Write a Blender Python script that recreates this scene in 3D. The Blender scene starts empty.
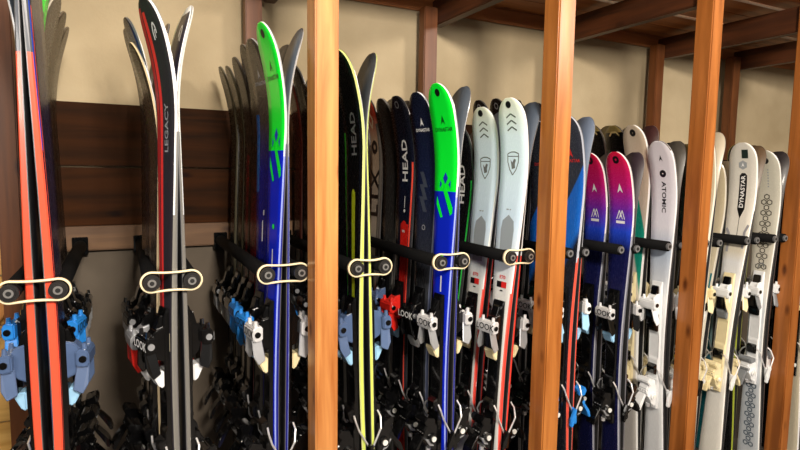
import bpy, bmesh, math, random
from mathutils import Vector, Matrix
random.seed(7)
S = bpy.context.scene
COL = S.collection

# ---------------------------------------------------------------- camera
EYE = 1.35
cam = bpy.data.cameras.new('camera')
camo = bpy.data.objects.new('camera', cam); COL.objects.link(camo); S.camera = camo
cam.sensor_width = 36; cam.lens = 558 / 800 * 36; cam.clip_start = .02
yaw, pitch, roll = math.atan(.5), math.atan(55 / 560), math.radians(.8)
fw = Vector((math.sin(yaw) * math.cos(pitch), math.cos(yaw) * math.cos(pitch), -math.sin(pitch)))
rt = Vector((math.cos(yaw), -math.sin(yaw), 0)); up = rt.cross(fw)
r2 = rt * math.cos(roll) + up * math.sin(roll); u2 = -rt * math.sin(roll) + up * math.cos(roll)
m = Matrix((r2, u2, -fw)).transposed().to_4x4(); m.translation = (0, 0, EYE)
camo.matrix_world = m

# ---------------------------------------------------------------- light
w = bpy.data.worlds.new('room_light'); S.world = w; w.use_nodes = True
w.node_tree.nodes['Background'].inputs[0].default_value = (1, .93, .85, 1)
w.node_tree.nodes['Background'].inputs[1].default_value = .10

def area(name, loc, target, sx, sy, power, col=(1, .9, .78)):
    l = bpy.data.lights.new(name, 'AREA'); l.shape = 'RECTANGLE'; l.size = sx; l.size_y = sy
    l.energy = power; l.color = col
    o = bpy.data.objects.new(name, l); COL.objects.link(o); o.location = loc
    o.rotation_euler = (Vector(target) - Vector(loc)).to_track_quat('-Z', 'Y').to_euler()
    return o
area('ceiling_panel_light', (.35, -1.1, 2.3), (1.0, 1.9, 1.2), .45, .25, 84)
area('left_fill_light', (-1.5, -.3, 1.7), (.8, 1.8, 1.1), .5, .5, 18, (1, .93, .84))  # added fill that brightens post sides and ski faces from the left
area('right_fill_light', (2.9, -1.3, 2.5), (2.6, 1.9, 1.3), .8, .35, 60)  # added fill to even out the brightness of the wall on the right
area('above_shelf_fill_light', (2.2, 1.8, 2.72), (2.2, 1.8, 3), 2.5, .8, 20)  # unseen lamp added to light the ceiling so the shelf gaps look bright
S.view_settings.view_transform = 'Standard'
S.view_settings.look = 'None'
S.view_settings.exposure = .48
S.view_settings.gamma = 1
S.view_settings.use_curve_mapping = False

# ---------------------------------------------------------------- materials
MATS = {}
def srgb(c):
    return tuple((x / 255 / 12.92 if x / 255 <= .04045 else ((x / 255 + .055) / 1.055) ** 2.4) for x in c) + (1,)

def mat(name, col, rough=.5, metal=0, noise=.08, scale=30, coat=0, bump=0):
    """plain material with a little procedural variation"""
    if name in MATS: return MATS[name]
    M = bpy.data.materials.new(name); M.use_nodes = True; nt = M.node_tree; b = nt.nodes['Principled BSDF']
    tc = nt.nodes.new('ShaderNodeTexCoord'); n = nt.nodes.new('ShaderNodeTexNoise')
    n.inputs['Scale'].default_value = scale; n.inputs['Detail'].default_value = 4
    nt.links.new(tc.outputs['Object'], n.inputs['Vector'])
    mx = nt.nodes.new('ShaderNodeMix'); mx.data_type = 'RGBA'
    c = srgb(col)
    mx.inputs[6].default_value = tuple(max(0, v * (1 - noise * 2)) for v in c[:3]) + (1,)
    mx.inputs[7].default_value = tuple(min(1, v * (1 + noise * 2)) for v in c[:3]) + (1,)
    nt.links.new(n.outputs['Fac'], mx.inputs[0]); nt.links.new(mx.outputs[2], b.inputs['Base Color'])
    b.inputs['Roughness'].default_value = rough; b.inputs['Metallic'].default_value = metal
    b.inputs['Coat Weight'].default_value = coat
    if bump:
        bp = nt.nodes.new('ShaderNodeBump'); bp.inputs['Strength'].default_value = bump; bp.inputs['Distance'].default_value = .003
        nt.links.new(n.outputs['Fac'], bp.inputs['Height']); nt.links.new(bp.outputs[0], b.inputs['Normal'])
    MATS[name] = M
    return M

def wood(name, dark, light, axis=2, rough=.38, scale=9.0, knots=True):
    if name in MATS: return MATS[name]
    M = bpy.data.materials.new(name); M.use_nodes = True; nt = M.node_tree; b = nt.nodes['Principled BSDF']
    tc = nt.nodes.new('ShaderNodeTexCoord'); mp = nt.nodes.new('ShaderNodeMapping')
    sc = [scale * 3.2] * 3; sc[axis] = scale * .22
    mp.inputs['Scale'].default_value = sc
    nt.links.new(tc.outputs['Object'], mp.inputs[0])
    n = nt.nodes.new('ShaderNodeTexNoise'); n.inputs['Scale'].default_value = 1.2; n.inputs['Detail'].default_value = 7; n.inputs['Distortion'].default_value = .6
    nt.links.new(mp.outputs[0], n.inputs['Vector'])
    r = nt.nodes.new('ShaderNodeValToRGB'); r.color_ramp.elements[0].position = .3; r.color_ramp.elements[1].position = .7
    r.color_ramp.elements[0].color = srgb(dark); r.color_ramp.elements[1].color = srgb(light)
    nt.links.new(n.outputs['Fac'], r.inputs[0]); out = r.outputs[0]
    if knots:
        v = nt.nodes.new('ShaderNodeTexVoronoi'); m2 = nt.nodes.new('ShaderNodeMapping')
        s2 = [9.0] * 3; s2[axis] = 3.6; m2.inputs['Scale'].default_value = s2
        nt.links.new(tc.outputs['Object'], m2.inputs[0]); nt.links.new(m2.outputs[0], v.inputs['Vector']); v.inputs['Scale'].default_value = 1
        r3 = nt.nodes.new('ShaderNodeValToRGB'); r3.color_ramp.elements[0].position = .04; r3.color_ramp.elements[1].position = .13
        r3.color_ramp.elements[0].color = (.3, .22, .16, 1); r3.color_ramp.elements[1].color = (1, 1, 1, 1)
        nt.links.new(v.outputs['Distance'], r3.inputs[0])
        mx = nt.nodes.new('ShaderNodeMix'); mx.data_type = 'RGBA'; mx.blend_type = 'MULTIPLY'; mx.inputs[0].default_value = 1
        nt.links.new(out, mx.inputs[6]); nt.links.new(r3.outputs[0], mx.inputs[7]); out = mx.outputs[2]
    nt.links.new(out, b.inputs['Base Color']); b.inputs['Roughness'].default_value = rough
    bp = nt.nodes.new('ShaderNodeBump'); bp.inputs['Strength'].default_value = .25; bp.inputs['Distance'].default_value = .002
    nt.links.new(n.outputs['Fac'], bp.inputs['Height']); nt.links.new(bp.outputs[0], b.inputs['Normal'])
    MATS[name] = M
    return M

def print_mat(name, stops, stripes=(), rough=.25, const=False, coat=.35, skew=0):
    """ski print: a colour run down the ski from the tip (UV v = metres from tip, u = 0..1 across) plus stripes
    stops: [(metres, rgb)], stripes: [(u0, u1, v0, v1, rgb, slope)]"""
    if name in MATS: return MATS[name]
    M = bpy.data.materials.new(name); M.use_nodes = True; nt = M.node_tree; b = nt.nodes['Principled BSDF']
    N, L = nt.nodes, nt.links
    uv = N.new('ShaderNodeUVMap'); sp = N.new('ShaderNodeSeparateXYZ'); L.new(uv.outputs[0], sp.inputs[0])
    U, V = sp.outputs[0], sp.outputs[1]
    def math_(op, a, c):
        k = N.new('ShaderNodeMath'); k.operation = op
        for i, x in enumerate((a, c)):
            if hasattr(x, 'is_linked'): L.new(x, k.inputs[i])
            else: k.inputs[i].default_value = x
        return k.outputs[0]
    def sheared(slope):
        return math_('ADD', V, math_('MULTIPLY', math_('SUBTRACT', U, .5), slope)) if slope else V
    r = N.new('ShaderNodeValToRGB'); cr = r.color_ramp
    if const: cr.interpolation = 'CONSTANT'
    while len(cr.elements) < len(stops): cr.elements.new(1)
    for e, (p, c) in zip(cr.elements, stops): e.position = p / 2; e.color = srgb(c)
    if len(stops) == 1: cr.elements[1].color = srgb(stops[0][1])
    L.new(math_('MULTIPLY', sheared(skew), .5), r.inputs[0]); out = r.outputs[0]
    for st in stripes:
        u0, u1, v0, v1, c = st[:5]; sl = st[5] if len(st) > 5 else 0
        vv = sheared(sl)
        mk = math_('MULTIPLY', math_('MULTIPLY', math_('GREATER_THAN', U, u0), math_('LESS_THAN', U, u1)),
                   math_('MULTIPLY', math_('GREATER_THAN', vv, v0), math_('LESS_THAN', vv, v1)))
        mx = N.new('ShaderNodeMix'); mx.data_type = 'RGBA'; L.new(mk, mx.inputs[0]); L.new(out, mx.inputs[6])
        mx.inputs[7].default_value = srgb(c); out = mx.outputs[2]
    L.new(out, b.inputs['Base Color'])
    n = N.new('ShaderNodeTexNoise'); n.inputs['Scale'].default_value = 60
    mr = N.new('ShaderNodeMapRange'); mr.inputs[3].default_value = rough * .7; mr.inputs[4].default_value = rough * 1.4
    L.new(n.outputs['Fac'], mr.inputs[0]); L.new(mr.outputs[0], b.inputs['Roughness'])
    b.inputs['Coat Weight'].default_value = coat; b.inputs['Coat Roughness'].default_value = .12
    MATS[name] = M
    return M

# ---------------------------------------------------------------- mesh helpers
def link(name, me, parent=None, loc=(0, 0, 0), rot=(0, 0, 0)):
    o = bpy.data.objects.new(name, me); COL.objects.link(o); o.location = loc; o.rotation_euler = rot
    if parent: o.parent = parent
    return o
def tomesh(name, bm, mats, smooth=False):
    me = bpy.data.meshes.new(name); bmesh.ops.recalc_face_normals(bm, faces=bm.faces); bm.to_mesh(me); bm.free()
    for k in (mats if isinstance(mats, (list, tuple)) else [mats]): me.materials.append(k)
    if smooth:
        for p in me.polygons: p.use_smooth = True
    return me
def add_box(bm, x0, x1, y0, y1, z0, z1, bev=0, mi=0):
    r = bmesh.ops.create_cube(bm, size=1)
    bmesh.ops.scale(bm, vec=(x1 - x0, y1 - y0, z1 - z0), verts=r['verts'])
    bmesh.ops.translate(bm, vec=((x0 + x1) / 2, (y0 + y1) / 2, (z0 + z1) / 2), verts=r['verts'])
    fs = set(f for v in r['verts'] for f in v.link_faces)
    if bev:
        es = list(set(e for v in r['verts'] for e in v.link_edges))
        g = bmesh.ops.bevel(bm, geom=es, offset=bev, segments=2, affect='EDGES')
        fs = set(f for f in bm.faces if f in fs or f in set(g['faces']))
    for f in fs:
        if f.is_valid: f.material_index = mi
def add_prism(bm, pts, y0, y1, taper=0, bev=0, mi=0):
    """closed polygon pts (x, z) swept along y; taper narrows the far -x side"""
    xs = [p[0] for p in pts]; lo, hi = min(xs), max(xs)
    yc = (y0 + y1) / 2
    def yy(y, x): return yc + (y - yc) * (1 - taper * (hi - x) / (hi - lo + 1e-9))
    a = [bm.verts.new((x, yy(y0, x), z)) for x, z in pts]; c = [bm.verts.new((x, yy(y1, x), z)) for x, z in pts]
    fs = [bm.faces.new(a), bm.faces.new(c[::-1])]
    n = len(pts)
    for i in range(n): fs.append(bm.faces.new((a[i], c[i], c[(i + 1) % n], a[(i + 1) % n])))
    for f in fs: f.material_index = mi
    if bev:
        es = list(set(e for f in fs for e in f.edges))
        r = bmesh.ops.bevel(bm, geom=es, offset=bev, segments=2, affect='EDGES')
        for f in r['faces']: f.material_index = mi
def add_cyl(bm, p, q, r, seg=12, r1=None, mi=0, caps=True):
    p, q = Vector(p), Vector(q); d = q - p
    mt = Matrix.Translation((p + q) / 2) @ d.to_track_quat('Z', 'Y').to_matrix().to_4x4()
    g = bmesh.ops.create_cone(bm, cap_ends=caps, segments=seg, radius1=r, radius2=r if r1 is None else r1, depth=d.length, matrix=mt)
    for f in set(f for v in g['verts'] for f in v.link_faces): f.material_index = mi
def add_tube(bm, pts, r, seg=6):
    P = [Vector(p) for p in pts]; rings = []
    for i, p in enumerate(P):
        t = (P[min(i + 1, len(P) - 1)] - P[max(i - 1, 0)]).normalized()
        a = t.cross(Vector((0, 1, 0.01))).normalized()
        if a.length < .1: a = Vector((1, 0, 0))
        b_ = t.cross(a)
        rings.append([bm.verts.new(p + (a * math.cos(k * 2 * math.pi / seg) + b_ * math.sin(k * 2 * math.pi / seg)) * r) for k in range(seg)])
    for i in range(len(P) - 1):
        for k in range(seg):
            bm.faces.new((rings[i][k], rings[i][(k + 1) % seg], rings[i + 1][(k + 1) % seg], rings[i + 1][k]))
    bm.faces.new(rings[0]); bm.faces.new(rings[-1][::-1])
def structure(name, me, loc=(0, 0, 0)):
    o = link(name, me, None, loc); o['kind'] = 'structure'; return o
def thing(o, label, cat, group=None):
    o['label'] = label; o['category'] = cat
    if group: o['group'] = group
    return o
def empty(name, loc=(0, 0, 0), rot=(0, 0, 0)):
    o = bpy.data.objects.new(name, None); COL.objects.link(o); o.location = loc; o.rotation_euler = rot
    o.empty_display_size = .05
    return o
def box_obj(name, dims, m, bev=0, parent=None):
    x0, x1, y0, y1, z0, z1 = dims; bm = bmesh.new()
    cx, cy, cz = (x0 + x1) / 2, (y0 + y1) / 2, (z0 + z1) / 2
    add_box(bm, x0 - cx, x1 - cx, y0 - cy, y1 - cy, z0 - cz, z1 - cz, bev)
    return link(name, tomesh(name, bm, m), parent, (cx, cy, cz))

# ---------------------------------------------------------------- the room
YW = 2.20                                   # face of the back wall
def plaster():
    M = bpy.data.materials.new('plaster'); M.use_nodes = True; nt = M.node_tree; b = nt.nodes['Principled BSDF']
    N, L = nt.nodes, nt.links
    tc = N.new('ShaderNodeTexCoord'); n = N.new('ShaderNodeTexNoise'); n.inputs['Scale'].default_value = 3; n.inputs['Detail'].default_value = 6
    L.new(tc.outputs['Object'], n.inputs[0])
    r = N.new('ShaderNodeValToRGB'); r.color_ramp.elements[0].position = .3; r.color_ramp.elements[1].position = .75
    r.color_ramp.elements[0].color = srgb((154, 138, 108)); r.color_ramp.elements[1].color = srgb((180, 164, 134))
    L.new(n.outputs[0], r.inputs[0])
    L.new(r.outputs[0], b.inputs['Base Color']); b.inputs['Roughness'].default_value = .85
    n2 = N.new('ShaderNodeTexNoise'); n2.inputs['Scale'].default_value = 90; L.new(tc.outputs['Object'], n2.inputs[0])
    bp = N.new('ShaderNodeBump'); bp.inputs['Strength'].default_value = .15; bp.inputs['Distance'].default_value = .004
    L.new(n2.outputs[0], bp.inputs['Height']); L.new(bp.outputs[0], b.inputs['Normal'])
    return M
PL = plaster()
bm = bmesh.new(); add_box(bm, -3, 6, YW, YW + .15, -.1, 2.9); structure('wall_back', tomesh('wall', bm, PL))
bm = bmesh.new(); add_box(bm, -3, 6, -2.5, YW + .15, -.12, 0); structure('floor', tomesh('floor', bm, mat('floor_mat', (66, 60, 55), .6, noise=.2, scale=40)))
bm = bmesh.new(); add_box(bm, -3, 6, -2.5, YW + .15, 2.8, 2.9); structure('ceiling', tomesh('ceiling', bm, mat('ceiling_paint', (235, 228, 215), .9)))
bm = bmesh.new(); add_box(bm, 5.9, 6.05, -2.5, YW, 0, 2.8); structure('wall_right', tomesh('wall_r', bm, PL))
# stained plank band and grey-brown dado behind the skis
stain = wood('stained_plank', (26, 11, 1), (60, 30, 5), 0, .8, 6)
stain.node_tree.nodes['Principled BSDF'].inputs['Specular IOR Level'].default_value = .15
bm = bmesh.new()
for k, (a, c) in enumerate(((1.146, 1.345), (1.350, 1.562))): add_box(bm, -.62, 1.5, YW - .022, YW, a, c, .002)
structure('trim_1', tomesh('trim', bm, stain))
bm = bmesh.new(); add_box(bm, -.285, 5.9, YW - .012, YW, 0, 1.146)
structure('trim_2', tomesh('dado', bm, mat('dado_paint', (92, 82, 70), .8, noise=.12, scale=8)))
# pale pine cladding left of the end post
bm = bmesh.new()
for k in range(7): add_box(bm, -1.6, -.285, YW - .014, YW, k * .165 + .002, k * .165 + .161, .002)
structure('trim_3', tomesh('cladding', bm, wood('pale_pine', (196, 146, 70), (226, 182, 104), 0, .5)))

# ---------------------------------------------------------------- rack timber
honey = wood('honey_pine', (160, 94, 44), (210, 148, 86), 2, .3, 9)
honey2 = wood('deep_honey_pine', (142, 80, 32), (190, 122, 60), 2, .3, 9)
amber = wood('amber_pine', (128, 72, 28), (174, 106, 50), 2, .3, 9)
brown = wood('brown_pine', (80, 42, 14), (120, 68, 30), 2, .45, 9)
beamw = wood('beam_pine', (52, 25, 10), (88, 46, 20), 1, .5, 9)
beamx = wood('shelf_pine', (136, 80, 42), (190, 124, 72), 0, .5, 7)
def timber(name, dims, m, label, cat, group=None, bev=.004):
    return thing(box_obj(name, dims, m, bev), label, cat, group)
FRONT = [(-.365, -.305), (.430, .491), (1.188, 1.254), (1.891, 1.949), (2.600, 2.660)]
YF = [(1.33, 1.40)] * 4 + [(1.37, 1.44)]
lab = [None, 'honey-coloured pine front post left of the lime-edged black skis, the leftmost upright',
       'honey-coloured pine front post between the white crested skis and dark blue skis',
       'orange-brown pine front post right of the white skis with teal pair',
       'orange-brown pine front post at the right edge of the rack']
for i in range(1, 5):
    x0, x1 = FRONT[i]
    p = timber('front_post', (x0, x1, YF[i][0], YF[i][1], 0, 2.075), honey if i == 1 else honey2 if i == 2 else amber, lab[i], 'post', 'front posts of the ski rack')
REAR = [(-.345, -.285), (.420, .480), (1.155, 1.218), (1.85, 1.91), (2.56, 2.62), (3.20, 3.27)]
lab = ['brown rear post against the wall at the far left edge', 'brown rear post against the wall left of the first front post',
       'brown rear post on the wall above the navy and green skis', 'brown rear post hidden behind the second front post',
       'brown rear post on the wall above the white and teal skis', 'brown rear post on the wall right of the third front post']
for i, (x0, x1) in enumerate(REAR):
    timber('rear_post', (x0, x1, 2.105, 2.157, 0, 2.034 if i else 2.075), brown, lab[i], 'post', 'rear posts of the ski rack')
lab = ['dark cross beam running back over the first bay of posts', 'dark cross beam meeting the rear post above the navy skis',
       'dark cross beam running back from the third front post', 'dark cross beam meeting the rear post above the teal skis',
       'dark cross beam meeting the rightmost rear post']
for i, (x0, x1) in enumerate([(.495, .540), (1.2185, 1.262), (1.9105, 1.955), (2.6205, 2.665), (3.2705, 3.315)]):
    timber('cross_beam', (x0, x1, 1.34, 2.157, 1.965, 2.073), beamw, lab[i], 'beam', 'cross beams under the shelf')
timber('rear_beam', (.42, 5.0, 2.177, 2.198, 2.035, 2.098), beamx, 'long brown rail under the shelf along the back wall', 'beam')
timber('front_beam', (-.4, 5.0, 1.405, 1.45, 2.079, 2.098), beamx, 'long brown rail under the front edge of the shelf', 'beam')
ys = [1.30, 1.435, 1.570, 1.578, 1.713, 1.852, 1.862, 2.02, 2.19]
pl = [(1.30, 1.435), (1.438, 1.566), (1.578, 1.715), (1.717, 1.852), (1.864, 2.03), (2.032, 2.19)]
lab = ['first shelf plank from the front edge of the rack top', 'second shelf plank from the front', 'third shelf plank, behind the first bright gap',
       'fourth shelf plank, in front of the second bright gap', 'fifth shelf plank, behind the second bright gap', 'last shelf plank against the back wall']
for i, (a, c) in enumerate(pl):
    p = timber('shelf_plank', (.40, 5.0, a, c, 2.10, 2.122), beamx, lab[i], 'shelf plank', 'planks of the shelf above the skis', .002)
    if i in (2, 4):
        e = box_obj('light_line_strip', (.42, 4.98, -.004, 0, -.016, .010), mat('light_line_paint', (232, 222, 206), .4), .0008, p)  # added pale strip, its colour stands in for the light line at the gap
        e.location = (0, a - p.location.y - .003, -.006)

timber('rail_board', (-.285, 5.0, 2.158, 2.186, 1.062, 1.145), wood('rail_wood', (84, 58, 36), (118, 86, 56), 0, .6, 6),
       'brown board along the back wall that carries the black rods', 'board')
o = timber('diagonal_brace', (-.02, .02, -.006, .006, -.2, .2), wood('pale_brace', (150, 96, 46), (186, 128, 70), 2), 'thin pale diagonal brace behind the left post', 'brace', None, .002)
o.location = (-.33, 2.12, .93); o.rotation_euler = (0, .62, 0)

# ---------------------------------------------------------------- ski geometry
def s_(t): t = max(0, min(1, t)); return t * t * (3 - 2 * t)
class Geo:
    def __init__(g, L, thick=.0145, rise=.050, curl=.27, wide=.118): g.L = L; g.t0 = thick; g.rise = rise; g.curl = curl; g.wide = wide
    def hw(g, s):                     # half width at height s
        L = g.L; mid = .43 * L; sh = L - .15
        if s < mid: w_ = .101 + (.074 - .101) * s_((s - .05) / (mid - .05))
        else: w_ = .074 + (g.wide - .074) * s_((s - mid) / (sh - mid)) ** 1.15
        e = 1
        if s > L - .10: q = (s - (L - .10)) / .10; e = max(.0, 1 - q ** 2.9) ** .5
        if s < .05: q = (.05 - s) / .05; e = max(0, 1 - (q ** 3) * .6) ** .5
        return max(.004, w_ * .5 * e)
    def base(g, s):                   # distance of the base from the plane between the pair
        L = g.L; c = .0018 + .0085 * max(0, math.sin(math.pi * min(1, max(0, (s - .08) / (L - .35 - .0)))))
        q = max(0, (s - (L - g.curl)) / g.curl)
        t = max(0, (.06 - s) / .06)
        return c + g.rise * q ** 2.1 + .006 * t * t
    def th(g, s):
        q = abs(s - .45 * g.L) / (.55 * g.L)
        return g.t0 * (1 - .5 * s_(q * 1.1))
    def top(g, a, s):                 # point on the top sheet, a = offset to the viewer's right
        return Vector((-(g.base(s) + g.th(s)), -a, s))
GEO = {}
def geo(L, des=''):
    k = (round(L, 3), DES[des].get('thick', .011), DES[des].get('wide', .118))
    if k not in GEO: GEO[k] = Geo(k[0], k[1], wide=k[2])
    return GEO[k]

BODY = {}
def ski_body_mesh(des, L):
    key = (des, round(L, 3))
    if key in BODY: return BODY[key]
    g = geo(L, des); D = DES[des]
    st = [0, .006, .015, .03, .05, .08] + [.12 + i * (L - .42) / 12 for i in range(12)] + [L - .28 + i * .018 for i in range(10)] + \
         [L - .1, L - .088, L - .075, L - .062, L - .05, L - .04, L - .031, L - .023, L - .016, L - .010, L - .005, L - .002]
    st = sorted(set(round(x, 4) for x in st))
    bm = bmesh.new(); uvl = bm.loops.layers.uv.new('UVMap'); rings = []
    for s in st:
        h, b0, t = g.hw(s), g.base(s), g.th(s)
        bev = min(.0045, h * .4)
        prof = [(-h, 0), (-h, .0022), (-h + .0012 * min(1, h / .02), t - .003), (-h + bev, t)]
        prof += [(u * (h - bev), t) for u in (-.5, 0, .5)]
        prof += [(-a, b) for a, b in prof[3::-1]]
        rings.append([(bm.verts.new((-(b0 + x), y, s)), .5 - y / (2 * h), L - s) for y, x in prof])
    n = len(rings[0])
    #  0-1 metal, 1-2 side, 2-3 bevel, 3..7 top, 7-8 bevel, 8-9 side, 9-10 metal, 10-0 base
    mi = {0: 2, 1: 1, 2: 4, 3: 0, 4: 0, 5: 0, 6: 0, 7: 4, 8: 1, 9: 2, 10: 3}
    def face(q, k):
        f = bm.faces.new([v[0] for v in q]); f.material_index = k
        for lo, v in zip(f.loops, q): lo[uvl].uv = (v[1], v[2])
        f.smooth = k in (0, 3)
    for A, B in zip(rings, rings[1:]):
        for i in range(n): face((A[i], A[(i + 1) % n], B[(i + 1) % n], B[i]), mi[i])
    face(rings[0][::-1], 1); face(rings[-1], 1)
    me = tomesh('ski_body', bm, [D['top'], D['side'], MATS['steel_edge'], D['base'], D['rim']])
    BODY[key] = me
    return me

TXT = {}
def text_mesh(txt, size, bold=.0):
    k = (txt, size, bold)
    if k in TXT: return TXT[k]
    c = bpy.data.curves.new('t', 'FONT'); c.body = txt; c.size = size; c.align_x = 'CENTER'; c.align_y = 'CENTER'; c.offset = bold; c.resolution_u = 2
    o = bpy.data.objects.new('t', c); COL.objects.link(o)
    me = bpy.data.meshes.new_from_object(o); bpy.data.objects.remove(o)
    r = ([tuple(v.co[:2]) for v in me.vertices], [tuple(p.vertices) for p in me.polygons]); TXT[k] = r
    bpy.data.meshes.remove(me)
    return r
def shapes_to_graphic(items):
    """items: ('t', text, size, x, down, rot, sx) or ('p', [(x, down)...]) or ('r', cx, down, r0, r1) -> verts (x, down), faces"""
    V, F = [], []
    for it in items:
        if it[0] == 't':
            _, txt, size, cx, dn, rot, sx = it; vs, fs = text_mesh(txt, size, size * .02)
            b = len(V); ca, sa = math.cos(rot), math.sin(rot)
            for x, y in vs:
                x *= sx; V.append((cx + x * ca - y * sa, dn - (x * sa + y * ca)))
            F += [tuple(b + i for i in f) for f in fs]
        elif it[0] == 'p':
            b = len(V); V += list(it[1]); F.append(tuple(range(b, b + len(it[1]))))
        elif it[0] == 'r':
            _, cx, dn, r0, r1 = it[:5]; seg = it[5] if len(it) > 5 else 20; b = len(V)
            ph = math.pi / 6 if seg == 6 else 0
            for i in range(seg):
                a = i * 2 * math.pi / seg + ph; V += [(cx + r0 * math.cos(a), dn + r0 * math.sin(a)), (cx + r1 * math.cos(a), dn + r1 * math.sin(a))]
            for i in range(seg):
                j = (i + 1) % seg; F.append((b + 2 * i, b + 2 * i + 1, b + 2 * j + 1, b + 2 * j))
        elif it[0] == 'l':               # polyline strokes
            _, pts, wd = it
            for (x0, y0), (x1, y1) in zip(pts, pts[1:]):
                l = math.hypot(x1 - x0, y1 - y0); nx, ny = -(y1 - y0) / l * wd / 2, (x1 - x0) / l * wd / 2
                b = len(V); V += [(x0 + nx, y0 + ny), (x1 + nx, y1 + ny), (x1 - nx, y1 - ny), (x0 - nx, y0 - ny)]; F.append((b, b + 1, b + 2, b + 3))
    return V, F
GR = {}
def graphic_mesh(name, des, idx, L, items, m, lift, under=False):
    key = (des, idx, round(L, 3))
    if key in GR: return GR[key]
    g = geo(L, des); V, F = shapes_to_graphic(items); bm = bmesh.new(); vs = [bm.verts.new((x, dn, 0)) for x, dn in V]
    for f in F:
        try: bm.faces.new([vs[i] for i in f])
        except ValueError: pass
    bmesh.ops.triangulate(bm, faces=bm.faces[:])
    for _ in range(4):
        es = [e for e in bm.edges if abs(e.verts[0].co.y - e.verts[1].co.y) > .014 and min(v.co.y for v in e.verts) < .27]
        if not es: break
        bmesh.ops.subdivide_edges(bm, edges=es, cuts=1)
        bmesh.ops.triangulate(bm, faces=bm.faces[:])
    for v in bm.verts:
        s = L - v.co.y; p = g.top(v.co.x, s)
        # lift along the surface normal
        d = (g.top(0, s + .002) - g.top(0, s - .002)).normalized(); nrm = Vector((-d.z, 0, d.x))
        v.co = p + nrm * lift if not under else Vector((-g.base(s) + lift, -v.co.x, s))
    me = bpy.data.meshes.new(name); bm.to_mesh(me); bm.free(); me.materials.append(m)
    GR[key] = me
    return me

# --- emblem shapes (x across, down from the tip, metres)
def arrow_mark(cx, dn, s): return [('p', [(cx, dn - s), (cx + .62 * s, dn + .75 * s), (cx, dn + .2 * s)]), ('p', [(cx, dn - s), (cx, dn + .2 * s), (cx - .62 * s, dn + .75 * s)])]
def loop_mark(cx, dn, s):   # open rounded arch inside a pointed arch
    o = [('l', [(cx - .5 * s, dn + s), (cx - .55 * s, dn), (cx - .3 * s, dn - .7 * s), (cx, dn - s), (cx + .35 * s, dn - .75 * s), (cx + .5 * s, dn - .2 * s), (cx + .45 * s, dn + .3 * s)], .3 * s)]
    return o + [('l', [(cx - .02 * s, dn + .8 * s), (cx - .02 * s, dn), (cx + .2 * s, dn - .2 * s)], .22 * s)]
def chev(cx, dn, wd, h, t): return ('l', [(cx - wd, dn + h), (cx, dn), (cx + wd, dn + h)], t)
def crest(cx, dn, s):
    sh = [(cx - .62 * s, dn - .8 * s), (cx - .2 * s, dn - .95 * s), (cx + .2 * s, dn - .95 * s), (cx + .62 * s, dn - .8 * s), (cx + .6 * s, dn - .1 * s), (cx + .35 * s, dn + .55 * s), (cx, dn + s),
          (cx - .35 * s, dn + .55 * s), (cx - .6 * s, dn - .1 * s), (cx - .62 * s, dn - .8 * s)]
    o = [('l', sh, .09 * s), ('l', [(cx - .6 * s, dn - .58 * s), (cx + .6 * s, dn - .58 * s)], .07 * s)]
    o += [('p', [(cx - .3 * s, dn - .3 * s), (cx - .08 * s, dn - .05 * s), (cx + .1 * s, dn - .38 * s), (cx + .32 * s, dn - .3 * s), (cx + .2 * s, dn + .1 * s), (cx + .25 * s, dn + .4 * s), (cx, dn + .2 * s),
                  (cx - .12 * s, dn + .5 * s), (cx - .2 * s, dn + .1 * s)])]
    return o
def hexes(cx, dn0, n, r, t, dbl=0):
    o = []
    for k in range(n):
        d = dn0 + k * r * 1.75
        for dx in ((-r * .9, r * .9) if (dbl and k % 2) else (0,)):
            o.append(('r', cx + dx, d, r - t, r, 6))
    return o
def mountains(cx, dn, s):
    return [('l', [(cx - s, dn + s), (cx - .35 * s, dn - .8 * s), (cx, dn + .2 * s), (cx + .35 * s, dn - .8 * s), (cx + s, dn + s)], .2 * s),
            ('l', [(cx - .45 * s, dn + s), (cx - .1 * s, dn + .1 * s), (cx, dn + .6 * s), (cx + .1 * s, dn + .1 * s), (cx + .45 * s, dn + s)], .16 * s)]

BLK, WHT = (10, 10, 12), (232, 234, 236)
mat('steel_edge', (150, 150, 152), .3, .8, .05)
P = lambda n, c, r=.35: mat('print_' + n, c, r, noise=.02, coat=.3)
p_white, p_black, p_red, p_grey = P('white', (235, 235, 235)), P('black', (16, 16, 18)), P('red', (215, 40, 36)), P('grey', (110, 112, 114))
p_green, p_blue, p_lime, p_dgreen, p_silver = P('green', (12, 250, 56)), P('blue', (30, 44, 190)), P('lime', (178, 205, 50)), P('dark_green', (12, 90, 30)), P('silver', (150, 150, 155))
p_yel = P('yellow', (205, 200, 60)); p_mgrey = P('mid_grey', (150, 156, 160)); p_navy = P('navy_patch', (60, 66, 80))

DES = {}
def design(key, look, top, side, base=(18, 18, 22), rim=None, gfx=(), binding='black', rough=.25, skew=0, const=False, stripes=(), base_stripes=()):
    D = dict(look=look, gfx=gfx, binding=binding)
    D['top'] = print_mat(key + '_top', top, stripes, rough, const, skew=skew)
    D['side'] = print_mat(key + '_side', side if isinstance(side, list) else [(0, side)], (), .32, True, .3)
    D['rim'] = D['side'] if rim is None else print_mat(key + '_rim', rim if isinstance(rim, list) else [(0, rim)], (), .3, True, .3)
    D['base'] = print_mat(key + '_base', [(0, base), (.20, base), (.27, (14, 14, 17)), (1.9, (14, 14, 17))], base_stripes, .4, coat=.1)
    DES[key] = D

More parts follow.
